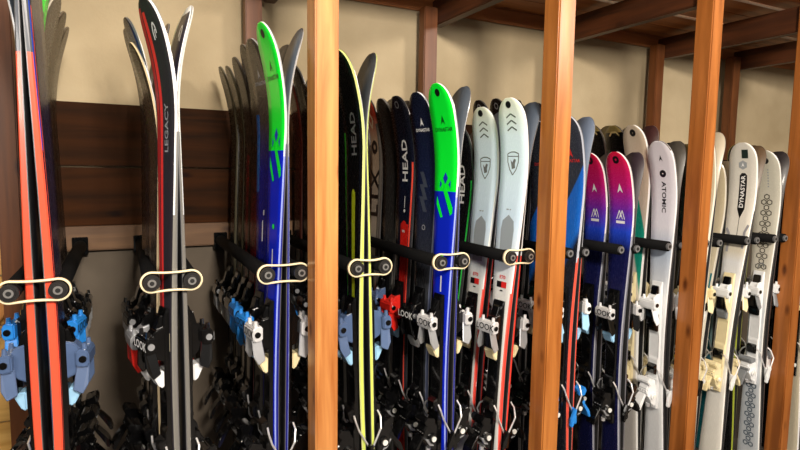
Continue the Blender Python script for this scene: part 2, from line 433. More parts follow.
MARK = 'emblem'; LET = 'lettering'; PAT = 'printed_pattern'; INS = 'tip_insert'; LBL = 'sticker'
greens = [(INS, [('r', 0, .028, 0, .011)], p_black), (MARK, arrow_mark(0, .108, .016), p_dgreen), (LET, [('t', 'DYNASTAR', .016, 0, .135, 0, 1)], p_dgreen),
          (PAT, [('p', [(0, .262), (.012, .280), (0, .298), (-.012, .280)]), ('p', [(.016, .298), (.026, .286), (.026, .312)]), ('p', [(-.016, .298), (-.026, .286), (-.026, .312)])], p_blue),
          (PAT, [('p', [(0, .300), (-.008, .318), (.030, .392), (.040, .385), (.040, .368)]), ('p', [(-.038, .335), (-.038, .362), (-.016, .402), (-.006, .398)])], p_green),
          (PAT, [('r', 0, .52, 0, .007)], p_green), (LET, [('t', 'SPEED', .015, 0, .60, math.pi / 2, 1.0)], p_white)]
greens = [g for g in greens if not (g[0] == LET and g[1][0][1] == 'SPEED')] + [(PAT, [('l', [(0, .58), (0, .63)], .006)], p_white)]
design('green_blue', 'bright green and royal blue', [(0, (12, 250, 56)), (.315, (12, 250, 56)), (.3151, (16, 40, 205)), (1.9, (16, 40, 205))], [(0, WHT), (.30, (16, 26, 130))], rim=[(0, WHT), (.33, (150, 165, 235))], gfx=greens, base=(70, 78, 88),
       const=True, binding='white', rough=.2)
design('coral_black', 'black coral-edged', [(0, (26, 27, 32)), (.3, (30, 34, 60)), (.55, (34, 30, 52)), (1.7, (28, 24, 30))], [(0, (74, 78, 88)), (.395, (240, 84, 58))],
       base=(14, 14, 20), stripes=[(.0, .12, .25, .6, (20, 70, 190)), (.15, .2, .3, 1.7, (210, 80, 60))], binding='slate')
design('legacy', 'black red-striped', [(0, (30, 24, 32)), (1.9, (36, 33, 44))], [(0, WHT), (.30, (112, 110, 106))], rim=[(0, WHT), (.50, (130, 128, 122))], base=(34, 32, 44), base_stripes=[(0, 1, 0, .02, WHT), (.9, 1, 0, .3, WHT), (0, .1, 0, .3, WHT)],
       stripes=[(.05, .18, .02, .86, (200, 34, 36)), (.22, .36, .03, .86, (222, 44, 40))],
       gfx=[(MARK, loop_mark(.012, .075, .018), p_white), (MARK, loop_mark(-.004, .07, .020), p_white, 1), (LET, [('t', 'LEGACY', .030, .008, .295, math.pi / 2, 1.05)], P('lettergrey', (150, 152, 158))),
            (LBL, [('p', [(.0, .79), (.026, .79), (.026, .835), (0, .835)])], P('cream_sticker', (232, 222, 190)))], binding='black_white', rough=.6)
for k_ in ('legacy',): DES[k_]['top'].node_tree.nodes['Principled BSDF'].inputs['Coat Weight'].default_value = .05
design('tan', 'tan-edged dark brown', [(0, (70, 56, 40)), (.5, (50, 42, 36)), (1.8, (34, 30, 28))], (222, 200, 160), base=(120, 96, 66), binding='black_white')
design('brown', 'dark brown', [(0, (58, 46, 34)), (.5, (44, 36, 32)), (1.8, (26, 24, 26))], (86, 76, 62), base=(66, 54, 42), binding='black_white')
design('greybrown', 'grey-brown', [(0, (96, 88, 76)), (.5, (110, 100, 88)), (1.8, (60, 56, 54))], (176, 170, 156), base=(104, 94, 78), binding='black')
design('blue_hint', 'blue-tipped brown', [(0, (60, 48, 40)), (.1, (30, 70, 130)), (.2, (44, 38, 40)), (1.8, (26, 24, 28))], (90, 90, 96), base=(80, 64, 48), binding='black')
dyn_small = lambda m: [(MARK, arrow_mark(0, .095, .015), m), (LET, [('t', 'DYNASTAR', .014, 0, .118, 0, 1)], m)]
design('dark_navy', 'navy-fading brown', [(0, (64, 56, 48)), (.22, (58, 50, 46)), (.36, (20, 24, 110)), (1.8, (14, 16, 96))], (150, 148, 150), gfx=dyn_small(p_silver) + [(PAT, [('l', [(0, .50), (0, .56)], .006), ('l', [(.006, .47), (.006, .485)], .006)], p_white)],
       stripes=[(.0, .2, .20, .42, (30, 110, 200))], base=(30, 28, 30), binding='white')
design('dark_red', 'dull red and brown', [(0, (58, 50, 42)), (.35, (44, 36, 36)), (.5, (110, 24, 34)), (1.8, (70, 16, 30))], (110, 104, 96), gfx=[], base=(26, 24, 24), binding='bright_blue')
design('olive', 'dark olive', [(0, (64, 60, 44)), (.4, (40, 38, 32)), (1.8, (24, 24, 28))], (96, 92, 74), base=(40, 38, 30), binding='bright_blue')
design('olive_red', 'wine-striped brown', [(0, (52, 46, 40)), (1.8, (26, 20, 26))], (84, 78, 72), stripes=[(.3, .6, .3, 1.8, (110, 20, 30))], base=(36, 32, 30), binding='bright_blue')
design('black_plain', 'plain black', [(0, (16, 15, 16)), (1.8, (14, 14, 20))], (70, 66, 64), base=(18, 16, 16), gfx=[(INS, [('r', 0, .03, .008, .013)], p_grey)], binding='black')
design('maroon', 'dark maroon', [(0, (96, 30, 22)), (.5, (60, 18, 16)), (1.8, (28, 14, 16))], (70, 40, 34), base=(40, 18, 14), binding='black')
design('lime_black', 'black lime-edged', [(0, (12, 13, 14)), (1.8, (12, 14, 16))], [(0, (204, 220, 100))], rim=(222, 230, 150), base=(46, 50, 54), stripes=[(.02, .12, .22, 1.7, (70, 214, 60)), (.40, .60, .385, 1.0, (176, 194, 36))],
       gfx=[(LET, [('t', 'HEAD', .042, .006, .225, math.pi / 2, 1.1)], P('dimgrey', (120, 122, 126))), (PAT, [('r', 0.0, .385, 0, .0075)], P('lime_round', (176, 194, 36)))], binding='slate')
design('navy_grey', 'grey-slashed navy', [(0, (22, 26, 44)), (.3, (22, 30, 60)), (.6, (50, 52, 56)), (1.7, (44, 46, 50))], [(0, (190, 196, 214)), (.2, (60, 70, 100))], rim=[(0, WHT), (.22, (96, 104, 130))],
       gfx=dyn_small(p_white) + [(PAT, [('p', [(-.03, .25 + k * .04), (-.01, .25 + k * .04), (.014, .30 + k * .04), (-.006, .30 + k * .04)]) for k in range(3)], p_navy), (LBL, [('p', [(-.008, .66), (.010, .66), (.010, .70), (-.008, .70)])], p_white),
                                 (PAT, [('r', .0, .43, .006, .009)], p_silver)], base=(30, 30, 40), binding='white')
design('head_red', 'black and red', [(0, (20, 20, 26)), (.3, (18, 24, 44)), (.46, (20, 24, 40)), (1.7, (20, 20, 26))], (30, 30, 36), base=(16, 16, 20), stripes=[(.84, .93, .22, 1.6, (240, 84, 66)), (.34, .80, .43, 1.3, (214, 34, 28))],
       gfx=[(INS, [('r', 0, .03, .008, .012)], p_grey), (LET, [('t', 'HEAD', .046, .002, .215, math.pi / 2, 1.2)], p_white), (PAT, [('l', [(.004, .335), (.004, .375)], .004), ('r', .004, .385, 0, .006)], p_white),
            (PAT, [('r', .0045, .435, 0, .0165)], P('red_round', (214, 34, 28))), (LET, [('t', 'S', .022, .004, .455, math.pi / 2, 1)], p_white)], binding='red_white')
design('dark_grey', 'charcoal', [(0, (50, 44, 40)), (.4, (46, 46, 46)), (1.7, (70, 74, 72))], (120, 116, 112), base=(30, 26, 24), binding='slate')
design('silver_letters', 'silver black-lettered', [(0, (150, 50, 34)), (.07, (180, 60, 40)), (.16, (196, 168, 140)), (.5, (190, 180, 166)), (1.7, (190, 188, 180))], (60, 54, 50), base=(50, 30, 24),
       stripes=[(.75, 1, .1, 1.7, (96, 90, 84))],
       gfx=[(PAT, [('l', [(-.004, .06), (.014, .085), (-.004, .115), (-.022, .085), (-.004, .06)], .009)], P('pale', (210, 190, 160))), (MARK, [('r', -.004, .185, .010, .026)], p_black), (LET, [('t', 'LTX', .105, .0, .36, math.pi / 2, .95)], p_black)], binding='red')
ros = [(PAT, [chev(0, .050 + k * .020, .020, .012, .0045) for k in range(3)], P('chevgrey', (84, 90, 88))), (MARK, crest(0, .205, .038), p_grey), (INS, [('r', -.004, .022, 0, .011)], p_black),
       (PAT, [('p', [(0, .372), (.024, .392), (.028, .42), (.024, .53), (-.024, .53), (-.028, .42), (-.024, .392)])], P('hexgrey', (150, 158, 164))), (PAT, [('l', [(-.012, .355), (-.002, .355)], .004), ('l', [(.002, .355), (.008, .355)], .004)], p_mgrey),
       (PAT, [('r', 0, .500, .010, .015)], p_grey), (LET, [('t', 'E70', .016, 0, .578, 0, 1.1)], p_red),
       (LBL, [('p', [(-.022, .592), (-.002, .592), (-.002, .612), (-.022, .612)])], p_black), (LBL, [('p', [(-.002, .592), (.02, .592), (.02, .612), (-.002, .612)])], p_red), (PAT, [('l', [(-.006, .622), (.006, .622)], .004)], p_black)]
design('crest_white', 'shield-crested white', [(0, (232, 234, 216)), (.12, (222, 238, 252)), (.40, (206, 226, 244)), (.62, (222, 222, 218)), (1.6, (225, 225, 222))], [(0, WHT), (.5, (226, 64, 52))], rim=[(0, (238, 240, 236)), (.62, (230, 92, 80))],
       base=(74, 84, 98), gfx=ros, binding='silver')
design('head_green', 'black green-striped', [(0, (16, 16, 20)), (1.7, (16, 18, 22))], (40, 44, 44), base=(16, 16, 18), stripes=[(.88, .96, .2, 1.6, (50, 200, 80)), (.1, .34, .45, 1.5, (20, 110, 90))],
       gfx=[(LET, [('t', 'HEAD', .046, -.002, .215, math.pi / 2, 1.2)], p_white)], binding='white')
design('blue_black', 'black and bright blue', [(0, (58, 62, 72)), (.27, (44, 48, 60)), (.271, (24, 100, 200)), (.47, (30, 110, 214)), (.52, (30, 34, 44)), (1.6, (26, 28, 36))], [(0, (196, 200, 212)), (.48, (226, 80, 62))], rim=[(0, (176, 182, 196)), (.5, (226, 90, 72))],
       base=(92, 104, 124), skew=.22, gfx=[(MARK, arrow_mark(.004, .130, .018), p_red), (LET, [('t', 'DYNASTAR', .015, .004, .154, 0, 1)], p_red), (LBL, [('p', [(-.008, .60), (.006, .60), (.006, .635), (-.008, .635)])], p_silver)], binding='white_blue')
design('pink_purple', 'pink-purple', [(0, (214, 26, 60)), (.12, (190, 26, 110)), (.22, (104, 44, 170)), (.29, (36, 70, 200)), (.36, (20, 24, 72)), (1.5, (18, 20, 52))], [(0, (236, 226, 226)), (.2, (96, 98, 110))], rim=[(0, (236, 226, 226)), (.3, (160, 162, 172))], base=(46, 36, 44),
       gfx=[(INS, [('r', 0, .03, .004, .014)], p_black), (MARK, arrow_mark(0, .135, .020), p_white), (MARK, mountains(0, .228, .018), p_white), (LET, [('t', 'INTENSE', .013, 0, .272, 0, 1)], p_white)], binding='silver_black')
DES['pink_purple']['gfx'] = [g for g in DES['pink_purple']['gfx'] if g[0] != LET] + [(PAT, [('p', [(-.020, .252), (.020, .252), (.020, .262), (-.020, .262)])], p_white)]
design('teal_white', 'greige and teal', [(0, (188, 172, 150)), (.27, (190, 178, 160)), (.271, (24, 140, 118)), (.50, (30, 150, 128)), (.54, (212, 206, 196)), (1.6, (196, 192, 188))], (236, 236, 234), base=(60, 34, 34), skew=-.35,
       gfx=[(INS, [('r', 0, .032, .002, .014)], p_black), (LET, [('t', 'ATOMIC', .020, -.03, .21, -math.pi / 2, 1)], p_black), (MARK, [('r', -.026, .29, .004, .013)], p_black)], binding='cream')
design('atomic_white', 'white letter-printed', [(0, (214, 214, 220)), (.33, (222, 222, 228)), (.42, (176, 190, 208)), (.6, (222, 224, 226)), (1.6, (222, 224, 226))], [(0, WHT), (.05, (50, 50, 54))], rim=[(0, (70, 54, 44)), (.035, WHT)], base=(70, 66, 60),
       gfx=[(MARK, arrow_mark(0, .068, .013), p_black), (MARK, [('r', .002, .125, .003, .014)], p_black), (LET, [('t', 'ATOMIC', .025, .002, .215, -math.pi / 2, 1.25)], p_black), (LBL, [('p', [(-.010, .60), (.010, .60), (.010, .612), (-.010, .612)])], p_silver)], binding='white_big')
DES['atomic_white']['binding'] = 'white_big'
design('cream', 'cream', [(0, (206, 190, 158)), (.4, (218, 206, 178)), (1.6, (224, 216, 196))], (232, 226, 210), base=(176, 166, 146), stripes=[(.86, 1, .5, 1.5, (20, 120, 130))], binding='cream')
design('lime_text', 'black lime-printed', [(0, (20, 20, 18)), (1.6, (16, 16, 18))], (60, 58, 44), base=(88, 80, 50), gfx=[(LET, [('t', 'SENDER', .03, .02, .16, math.pi / 2, 1)], p_yel)], binding='yellow')
DES['lime_text']['gfx'] = [(PAT, [('l', [(.02, .10 + k * .018), (.02, .112 + k * .018)], .014) for k in range(6)], p_yel)]
design('dyn_white', 'white DYNASTAR-lettered', [(0, (206, 204, 196)), (.4, (226, 222, 212)), (.45, (214, 206, 186)), (.5, (220, 222, 224)), (1.6, (228, 224, 212))], [(0, (236, 236, 232)), (.28, (26, 24, 24))], rim=(236, 234, 228), base=(84, 66, 48),
       gfx=[(PAT, [('p', [(-.004, .030), (.022, .030), (.022, .065), (-.004, .065)])], P('forest', (30, 44, 40))), (MARK, [('r', 0, .092, .000, .019, 6)], p_mgrey), (MARK, arrow_mark(0, .092, .010), p_white),
            (LBL, [('p', [(-.012, .135), (-.004, .125), (.010, .125), (.018, .135), (.018, .275), (.003, .315), (-.012, .275)]), ('l', [(.002, .31), (.002, .40)], .002)], p_black),
            (LET, [('t', 'DYNASTAR', .0235, .003, .203, math.pi / 2, 1.12)], p_white), (PAT, [('l', [(-.044, .36), (-.030, .385), (-.030, .46)], .010), ('l', [(.044, .34), (.032, .37), (.032, .44)], .010)], p_silver), (PAT, [('r', .004, .56, .009, .014)], p_mgrey)], binding='white_cream')
design('hex_white', 'pale grey hexagon-patterned', [(0, (196, 194, 180)), (.35, (206, 202, 188)), (.36, (204, 198, 180)), (.6, (214, 210, 200)), (.7, (196, 202, 208)), (1.5, (196, 202, 208))], (44, 42, 44), rim=(226, 226, 222), base=(40, 36, 38),
       gfx=[(INS, [('r', 0, .045, 0, .013)], p_black), (LET, [('t', 'EXPERIENCE', .012, .010, .12, math.pi / 2, 1)], p_grey), (PAT, hexes(0, .20, 14, .0135, .0050, 1), P('hexdark', (74, 70, 60))),
            (MARK, [('l', [(-.012, .515), (-.006, .495), (.008, .492), (.014, .51)], .005)], p_grey), (LBL, [('p', [(-.010, .555), (.012, .555), (.012, .575), (-.010, .575)])], p_grey), (PAT, hexes(0, .98, 16, .0130, .0060, 1), P('hexblue', (84, 98, 112)))], binding='grey_white')
DES['hex_white']['gfx'] = [g for g in DES['hex_white']['gfx'] if g[0] != LET] + [(PAT, [('l', [(.006, .08 + k * .012), (.006, .086 + k * .012)], .006) for k in range(7)], p_mgrey)]
design('black_lime', 'black lime-rimmed', [(0, (24, 24, 22)), (1.6, (18, 18, 20))], (176, 190, 60), base=(50, 50, 36), binding='white')
design('teal_dark', 'dark teal', [(0, (30, 40, 44)), (.4, (24, 100, 110)), (1.6, (20, 80, 84))], (120, 150, 150), base=(30, 30, 34), binding='teal')
design('gold_black', 'gold-tipped black', [(0, (120, 104, 60)), (.028, (14, 12, 12)), (1.6, (12, 12, 14))], (60, 50, 40), base=(96, 84, 50), const=True,
       gfx=[(INS, [('l', [(-.026, .045), (-.012, .030), (.012, .030), (.026, .045)], .007)], P('gold', (170, 150, 100)))], binding='brass')
design('letter_beige', 'beige letter-printed', [(0, (206, 196, 172)), (1.5, (206, 196, 172))], WHT, base=(60, 60, 60), gfx=[(PAT, [('r', 0, .95 + k * .03, .006, .010) for k in range(3)], p_mgrey)], binding='silver')

# ---------------------------------------------------------------- bindings
B = lambda n, c, r=.3, met=0: mat('plastic_' + n, c, r, met, .04, 40, coat=.35)
b_black, b_white, b_slate, b_blue = mat('plastic_black', (9, 9, 10), .16, 0, .04, 40, coat=1), B('white', (226, 228, 230)), B('slate', (74, 94, 130)), B('bright_blue', (40, 130, 215))
b_red, b_cream, b_silver, b_grey = B('red', (206, 36, 28)), B('cream', (226, 212, 170)), B('silver', (176, 178, 182), .28, .5), B('grey', (122, 126, 130))
b_pearl, b_dgrey = B('pearl', (222, 222, 224), .25, .3), B('dark_grey', (84, 86, 90))
b_lblue, b_brass, b_yel, b_teal = B('pale_blue', (150, 196, 228)), B('brass', (170, 140, 92), .3, .4), B('yellow', (200, 196, 50)), B('teal', (26, 110, 130))
chrome = mat('chrome', (240, 240, 242), .32, .7, .03); pale_screw = mat('pale_screw', (236, 236, 232), .3, .2, .02)
# style: toe housing, toe wings, text on it, heel body, heel lever, brake foot, pad
STYLE = {
 'black': (b_black, b_silver, p_white, b_black, b_black, b_black, b_grey), 'white': (b_pearl, b_silver, p_black, b_black, b_black, b_black, b_cream),
 'slate': (b_slate, b_slate, p_black, b_black, b_black, b_black, b_lblue), 'bright_blue': (b_blue, b_blue, p_black, b_black, b_black, b_black, b_lblue),
 'black_white': (b_black, b_black, p_white, b_black, b_black, b_black, b_white), 'red_black': (b_silver, b_red, p_white, b_black, b_black, b_black, b_white), 'red_white': (b_red, b_red, p_white, b_black, b_black, b_black, b_lblue),
 'red': (b_red, b_white, p_black, b_slate, b_slate, b_black, b_white), 'silver': (b_pearl, b_silver, p_black, b_black, b_black, b_black, b_cream),
 'white_blue': (b_white, b_lblue, p_black, b_black, b_blue, b_blue, b_lblue), 'silver_black': (b_pearl, b_black, p_black, b_black, b_black, b_black, b_lblue),
 'white_big': (b_white, b_white, p_grey, b_white, b_white, b_white, b_black), 'cream': (b_cream, b_cream, p_grey, b_cream, b_cream, b_black, b_white),
 'white_cream': (b_white, b_cream, p_grey, b_cream, b_cream, b_white, b_grey), 'grey_white': (b_white, b_grey, p_black, b_white, b_grey, b_white, b_black),
 'yellow': (b_black, b_yel, p_white, b_black, b_yel, b_black, b_grey), 'teal': (b_teal, b_white, p_black, b_white, b_teal, b_black, b_white), 'brass': (b_brass, b_cream, p_black, b_black, b_brass, b_black, b_cream)}
LOOKS = ('white', 'silver', 'bright_blue', 'silver_black', 'black_white', 'white_blue')
BM = {}
def bmeshes(style):
    """all coordinates: x = -(height above the top sheet), z relative to the boot centre"""
    if style in BM: return BM[style]
    th, tw, tx, hb, hl, bf, pd = STYLE[style]; R = {}
    # base plate, one long track
    bm = bmesh.new(); pts = [(0, -.25), (-.006, -.25), (-.012, -.235), (-.014, -.05), (-.009, -.04), (-.009, .05), (-.013, .06), (-.013, .235), (-.006, .26), (0, .26)]
    add_prism(bm, pts, -.024, .024, .12, .0015); R['binding_plate'] = tomesh('plate', bm, hb if hb in (b_white, b_cream, b_grey) else b_black)
    bm = bmesh.new(); add_box(bm, -.0150, -.0132, -.010, .010, .065, .10); R['size_label'] = tomesh('size_label', bm, pd)
    # toe piece: body, broad bar across the front with the lettering, nose
    bm = bmesh.new()
    add_prism(bm, [(-.010, .128), (-.032, .138), (-.044, .160), (-.046, .190), (-.030, .210), (-.010, .216)], -.021, .021, .12, .003)
    R['toe_base'] = tomesh('toe_base', bm, b_black if style in LOOKS else th); bm = bmesh.new()
    add_prism(bm, [(-.034, .160), (-.054, .156), (-.0615, .163), (-.0615, .190), (-.052, .199), (-.034, .196)], -.037, .037, 0, .003)
    for y in (-.024, .022): add_cyl(bm, (-.050, y, .192), (-.050, y, .210), .0065, 10, .0045)
    R['toe_piece'] = tomesh('toe', bm, [th])
    bm = bmesh.new(); add_prism(bm, [(-.012, .210), (-.028, .208), (-.018, .243), (-.012, .245)], -.016, .016, .2, .002); R['toe_nose'] = tomesh('nose', bm, b_black)
    bm = bmesh.new()
    add_prism(bm, [(-.030, .100), (-.046, .108), (-.050, .158), (-.030, .158)], -.019, .019, .15, .003); R['toe_jaw'] = tomesh('jaw', bm, b_black)
    # wings: two splayed legs with a hooked end
    for sgn, nm in ((-1, 'toe_wing_a'), (1, 'toe_wing_b')):
        bm = bmesh.new()
        a = [(-.060, sgn * .018, .166), (-.034, sgn * .016, .166), (-.026, sgn * .030, .106), (-.046, sgn * .034, .096), (-.058, sgn * .031, .118)]
        b_ = [(x, y + sgn * .006, z) for x, y, z in a]
        va = [bm.verts.new(p) for p in a]; vb = [bm.verts.new(p) for p in b_]
        bm.faces.new(va); bm.faces.new(vb[::-1])
        for i in range(5): bm.faces.new((va[i], vb[i], vb[(i + 1) % 5], va[(i + 1) % 5]))
        bmesh.ops.bevel(bm, geom=bm.edges[:], offset=.0018, segments=1, affect='EDGES')
        R[nm] = tomesh('wing', bm, tw)
    for nm, y in (('a', -.038), ('b', .038)):
        bm = bmesh.new(); add_cyl(bm, (-.049, y - .002, .177), (-.049, y + .002, .177), .008, 12)
        R['spring_cap_' + nm] = tomesh('spring_cap', bm, b_black if th is not b_black else b_silver)
    # lettering on the sloping face of the housing (two round letters read across it)
    if style in LOOKS:
        V, F = shapes_to_graphic([('t', 'LOOK', .029, 0, 0, 0, .98)])
        bm = bmesh.new(); vs = [bm.verts.new((-.0619, -x, .1765 - dn)) for x, dn in V]
        for f in F:
            try: bm.faces.new([vs[i] for i in f])
            except ValueError: pass
        me = bpy.data.meshes.new('lettering'); bm.to_mesh(me); bm.free(); me.materials.append(tx); R['lettering'] = me
    bm = bmesh.new(); add_prism(bm, [(-.014, .064), (-.024, .066), (-.040, .098), (-.030, .106), (-.014, .108)], -.022, .022, .1, .003); R['toe_pad'] = tomesh('toe_pad', bm, pd)
    # heel: carriage, tall housing, cup, lever
    bm = bmesh.new()
    add_prism(bm, [(-.012, -.235), (-.030, -.232), (-.044, -.215), (-.062, -.185), (-.068, -.160), (-.056, -.142), (-.030, -.138), (-.012, -.150)], -.025, .025, .18, .004)
    add_box(bm, -.020, -.012, -.028, .028, -.245, -.125, .002)
    add_cyl(bm, (-.036, -.031, -.188), (-.036, .031, -.188), .015, 14)
    R['heel_piece'] = tomesh('heel', bm, [hb])
    bm = bmesh.new()
    for k in range(3):
        z0 = -.166 - k * .0; y0 = -.018 + k * .012
        vs = [bm.verts.new(p) for p in ((-.0665, y0, -.166), (-.0665, y0 + .007, -.166), (-.0605, y0 + .011, -.184), (-.0605, y0 + .004, -.184))]
        bm.faces.new(vs)
    for v in bm.verts: v.co.x -= .0018
    R['heel_marks'] = tomesh('heel_marks', bm, p_white if hb is b_black else p_grey)
    bm = bmesh.new(); add_prism(bm, [(-.030, -.214), (-.046, -.210), (-.062, -.186), (-.044, -.190)], -.0262, .0262, .1, .001); R['heel_glint_collar'] = tomesh('glint_collar', bm, b_silver if hb is b_black else hb)  # silver insert added to black heels to imitate glints
    bm = bmesh.new()
    add_prism(bm, [(-.030, -.140), (-.058, -.146), (-.070, -.128), (-.060, -.112), (-.050, -.122), (-.032, -.122)], -.031, .031, .1, .003); R['heel_cup'] = tomesh('cup', bm, hl)
    bm = bmesh.new()
    add_prism(bm, [(-.062, -.180), (-.070, -.176), (-.098, -.212), (-.104, -.236), (-.096, -.238), (-.084, -.214)], -.017, .017, -.2, .0025)
    add_cyl(bm, (-.062, -.022, -.172), (-.062, .022, -.172), .007, 10)
    R['heel_lever'] = tomesh('lever', bm, hl)
    for nm, y in (('a', -.0325), ('b', .0325)):
        bm = bmesh.new(); add_cyl(bm, (-.036, y - .0015, -.188), (-.036, y + .0015, -.188), .0085, 12)
        R['side_screw_' + nm] = tomesh('screw', bm, pale_screw)
    bm = bmesh.new(); add_cyl(bm, (-.034, 0, -.240), (-.034, 0, -.228), .008, 12)
    R['adjustment_screw'] = tomesh('screw', bm, chrome)
    # brake: wire each side, ending in a plastic foot across the base plane
    for sgn, nm in ((-1, 'a'), (1, 'b')):
        bm = bmesh.new(); yb = sgn * .045 if nm == 'a' else sgn * .060
        add_tube(bm, [(-.016, sgn * .024, -.085), (-.018, sgn * .040, -.098), (-.010, yb * .97, -.125), (.012, yb, -.165), (.026, yb, -.190)], .0028, 7)
        R['brake_arm_' + nm] = tomesh('brake_arm', bm, chrome)
        bm = bmesh.new()
        add_prism(bm, [(.014, -.168), (.024, -.166), (.040, -.200), (.042, -.226), (.032, -.232), (.022, -.206)], yb - .0055, yb + .0055, 0, .002)
        R['brake_foot_' + nm] = tomesh('foot', bm, bf)
    bm = bmesh.new(); add_prism(bm, [(-.013, -.11), (-.026, -.104), (-.030, -.075), (-.013, -.066)], -.020, .020, .15, .002); R['brake_pedal'] = tomesh('brake_pedal', bm, b_black)
    BM[style] = R
    return R

def make_ski(des, L, style):
    root = empty('ski'); D = DES[des]; g = geo(L, des)
    body = link('ski_body', ski_body_mesh(des, L), root)
    for i, gf in enumerate(D['gfx']):
        nm, items, m = gf[:3]
        link(nm, graphic_mesh(nm, des, i, L, items, m, .0005 + .00012 * i, len(gf) > 3), root)
    bc = .667 + .28 * (L - 1.45) - D.get('low', 0); x = -(g.base(bc) + g.th(bc)) + .0005
    R = bmeshes(style)
    pl_ = link('binding_plate', R['binding_plate'], root, (x, 0, bc)); link('size_label', R['size_label'], pl_)
    toe = link('toe_piece', R['toe_piece'], root, (x, 0, bc))
    for k, n in (('toe_wing_a', 'toe_wing'), ('toe_wing_b', 'toe_wing'), ('spring_cap_a', 'spring_cap'), ('spring_cap_b', 'spring_cap'), ('lettering', 'lettering'), ('toe_base', 'toe_base'), ('toe_jaw', 'toe_jaw'), ('toe_nose', 'toe_nose'), ('toe_pad', 'toe_pad')):
        if k in R: link(n, R[k], toe)
    heel = link('heel_piece', R['heel_piece'], root, (x, 0, bc))
    for k in ('heel_marks', 'heel_glint_collar', 'heel_cup', 'heel_lever', 'adjustment_screw', 'side_screw_a', 'side_screw_b'): link(k.replace('_a', '').replace('_b', '') if 'side' in k else k, R[k], heel)
    br = link('brake_pedal', R['brake_pedal'], root, (x, 0, bc))
    for s in 'ab':
        a = link('brake_arm', R['brake_arm_' + s], root, (x, 0, bc)); link('brake_foot', R['brake_foot_' + s], a)
    return root
def copy_tree(o, parent=None):
    c = o.copy(); COL.objects.link(c); c.parent = parent
    for ch in o.children: copy_tree(ch, c)
    return c

PROTO = {}
SHIFT = {(0, 0): .013, (1, 0): .008, (1, 1): -.014, (1, 2): -.022, (1, 3): -.024, (3, 0): -.012, (4, 0): .014, (4, 1): .010, (4, 4): -.006, (6, 0): .020, (7, 0): .030, (7, 1): .028, (8, 0): .012, (8, 1): .010, (8, 2): .035, (8, 3): .030}
for k_ in ('brown', 'greybrown', 'olive', 'olive_red', 'dark_red', 'blue_hint', 'black_plain', 'dark_grey'):
    b_ = DES[k_]['top'].node_tree.nodes['Principled BSDF']; b_.inputs['Coat Weight'].default_value = 0; b_.inputs['Specular IOR Level'].default_value = .22
TW = {0: (-8, -13, -8, -5), 1: (17, 9, 9, 9), 2: (7, 11, 3, 2), 3: (5, 5), 4: (7, 8, 5, 3), 5: (9, 9, 4), 6: (6, 6), 10: (3,)}
YS = {2: (1.465, 1.595, 1.71, 1.82, 1.935, 2.05), 4: (1.463, 1.584, 1.704, 1.824, 1.944, 2.064), 5: (1.465, 1.615, 1.75, 1.87, 1.985)}
def place_ski(des, L, style, x, y, side, lean, twist, label, group):
    key = (des, round(L, 3), style)
    if key in PROTO: o = copy_tree(PROTO[key])
    else: o = make_ski(des, L, style); PROTO[key] = o
    o.location = (x, y, .002)
    # lean about Y; the right ski is the left one turned half round
    R = Matrix.Rotation(math.atan(lean), 4, 'Y') @ Matrix.Rotation((math.pi if side else 0) + twist, 4, 'Z')
    o.rotation_euler = R.to_euler()
    thing(o, label, 'ski', group)
    return o

# ---------------------------------------------------------------- units: rod pair centre, lean, rows
ROW = [1.463 + .1205 * i for i in range(6)]
ZR = 1.080
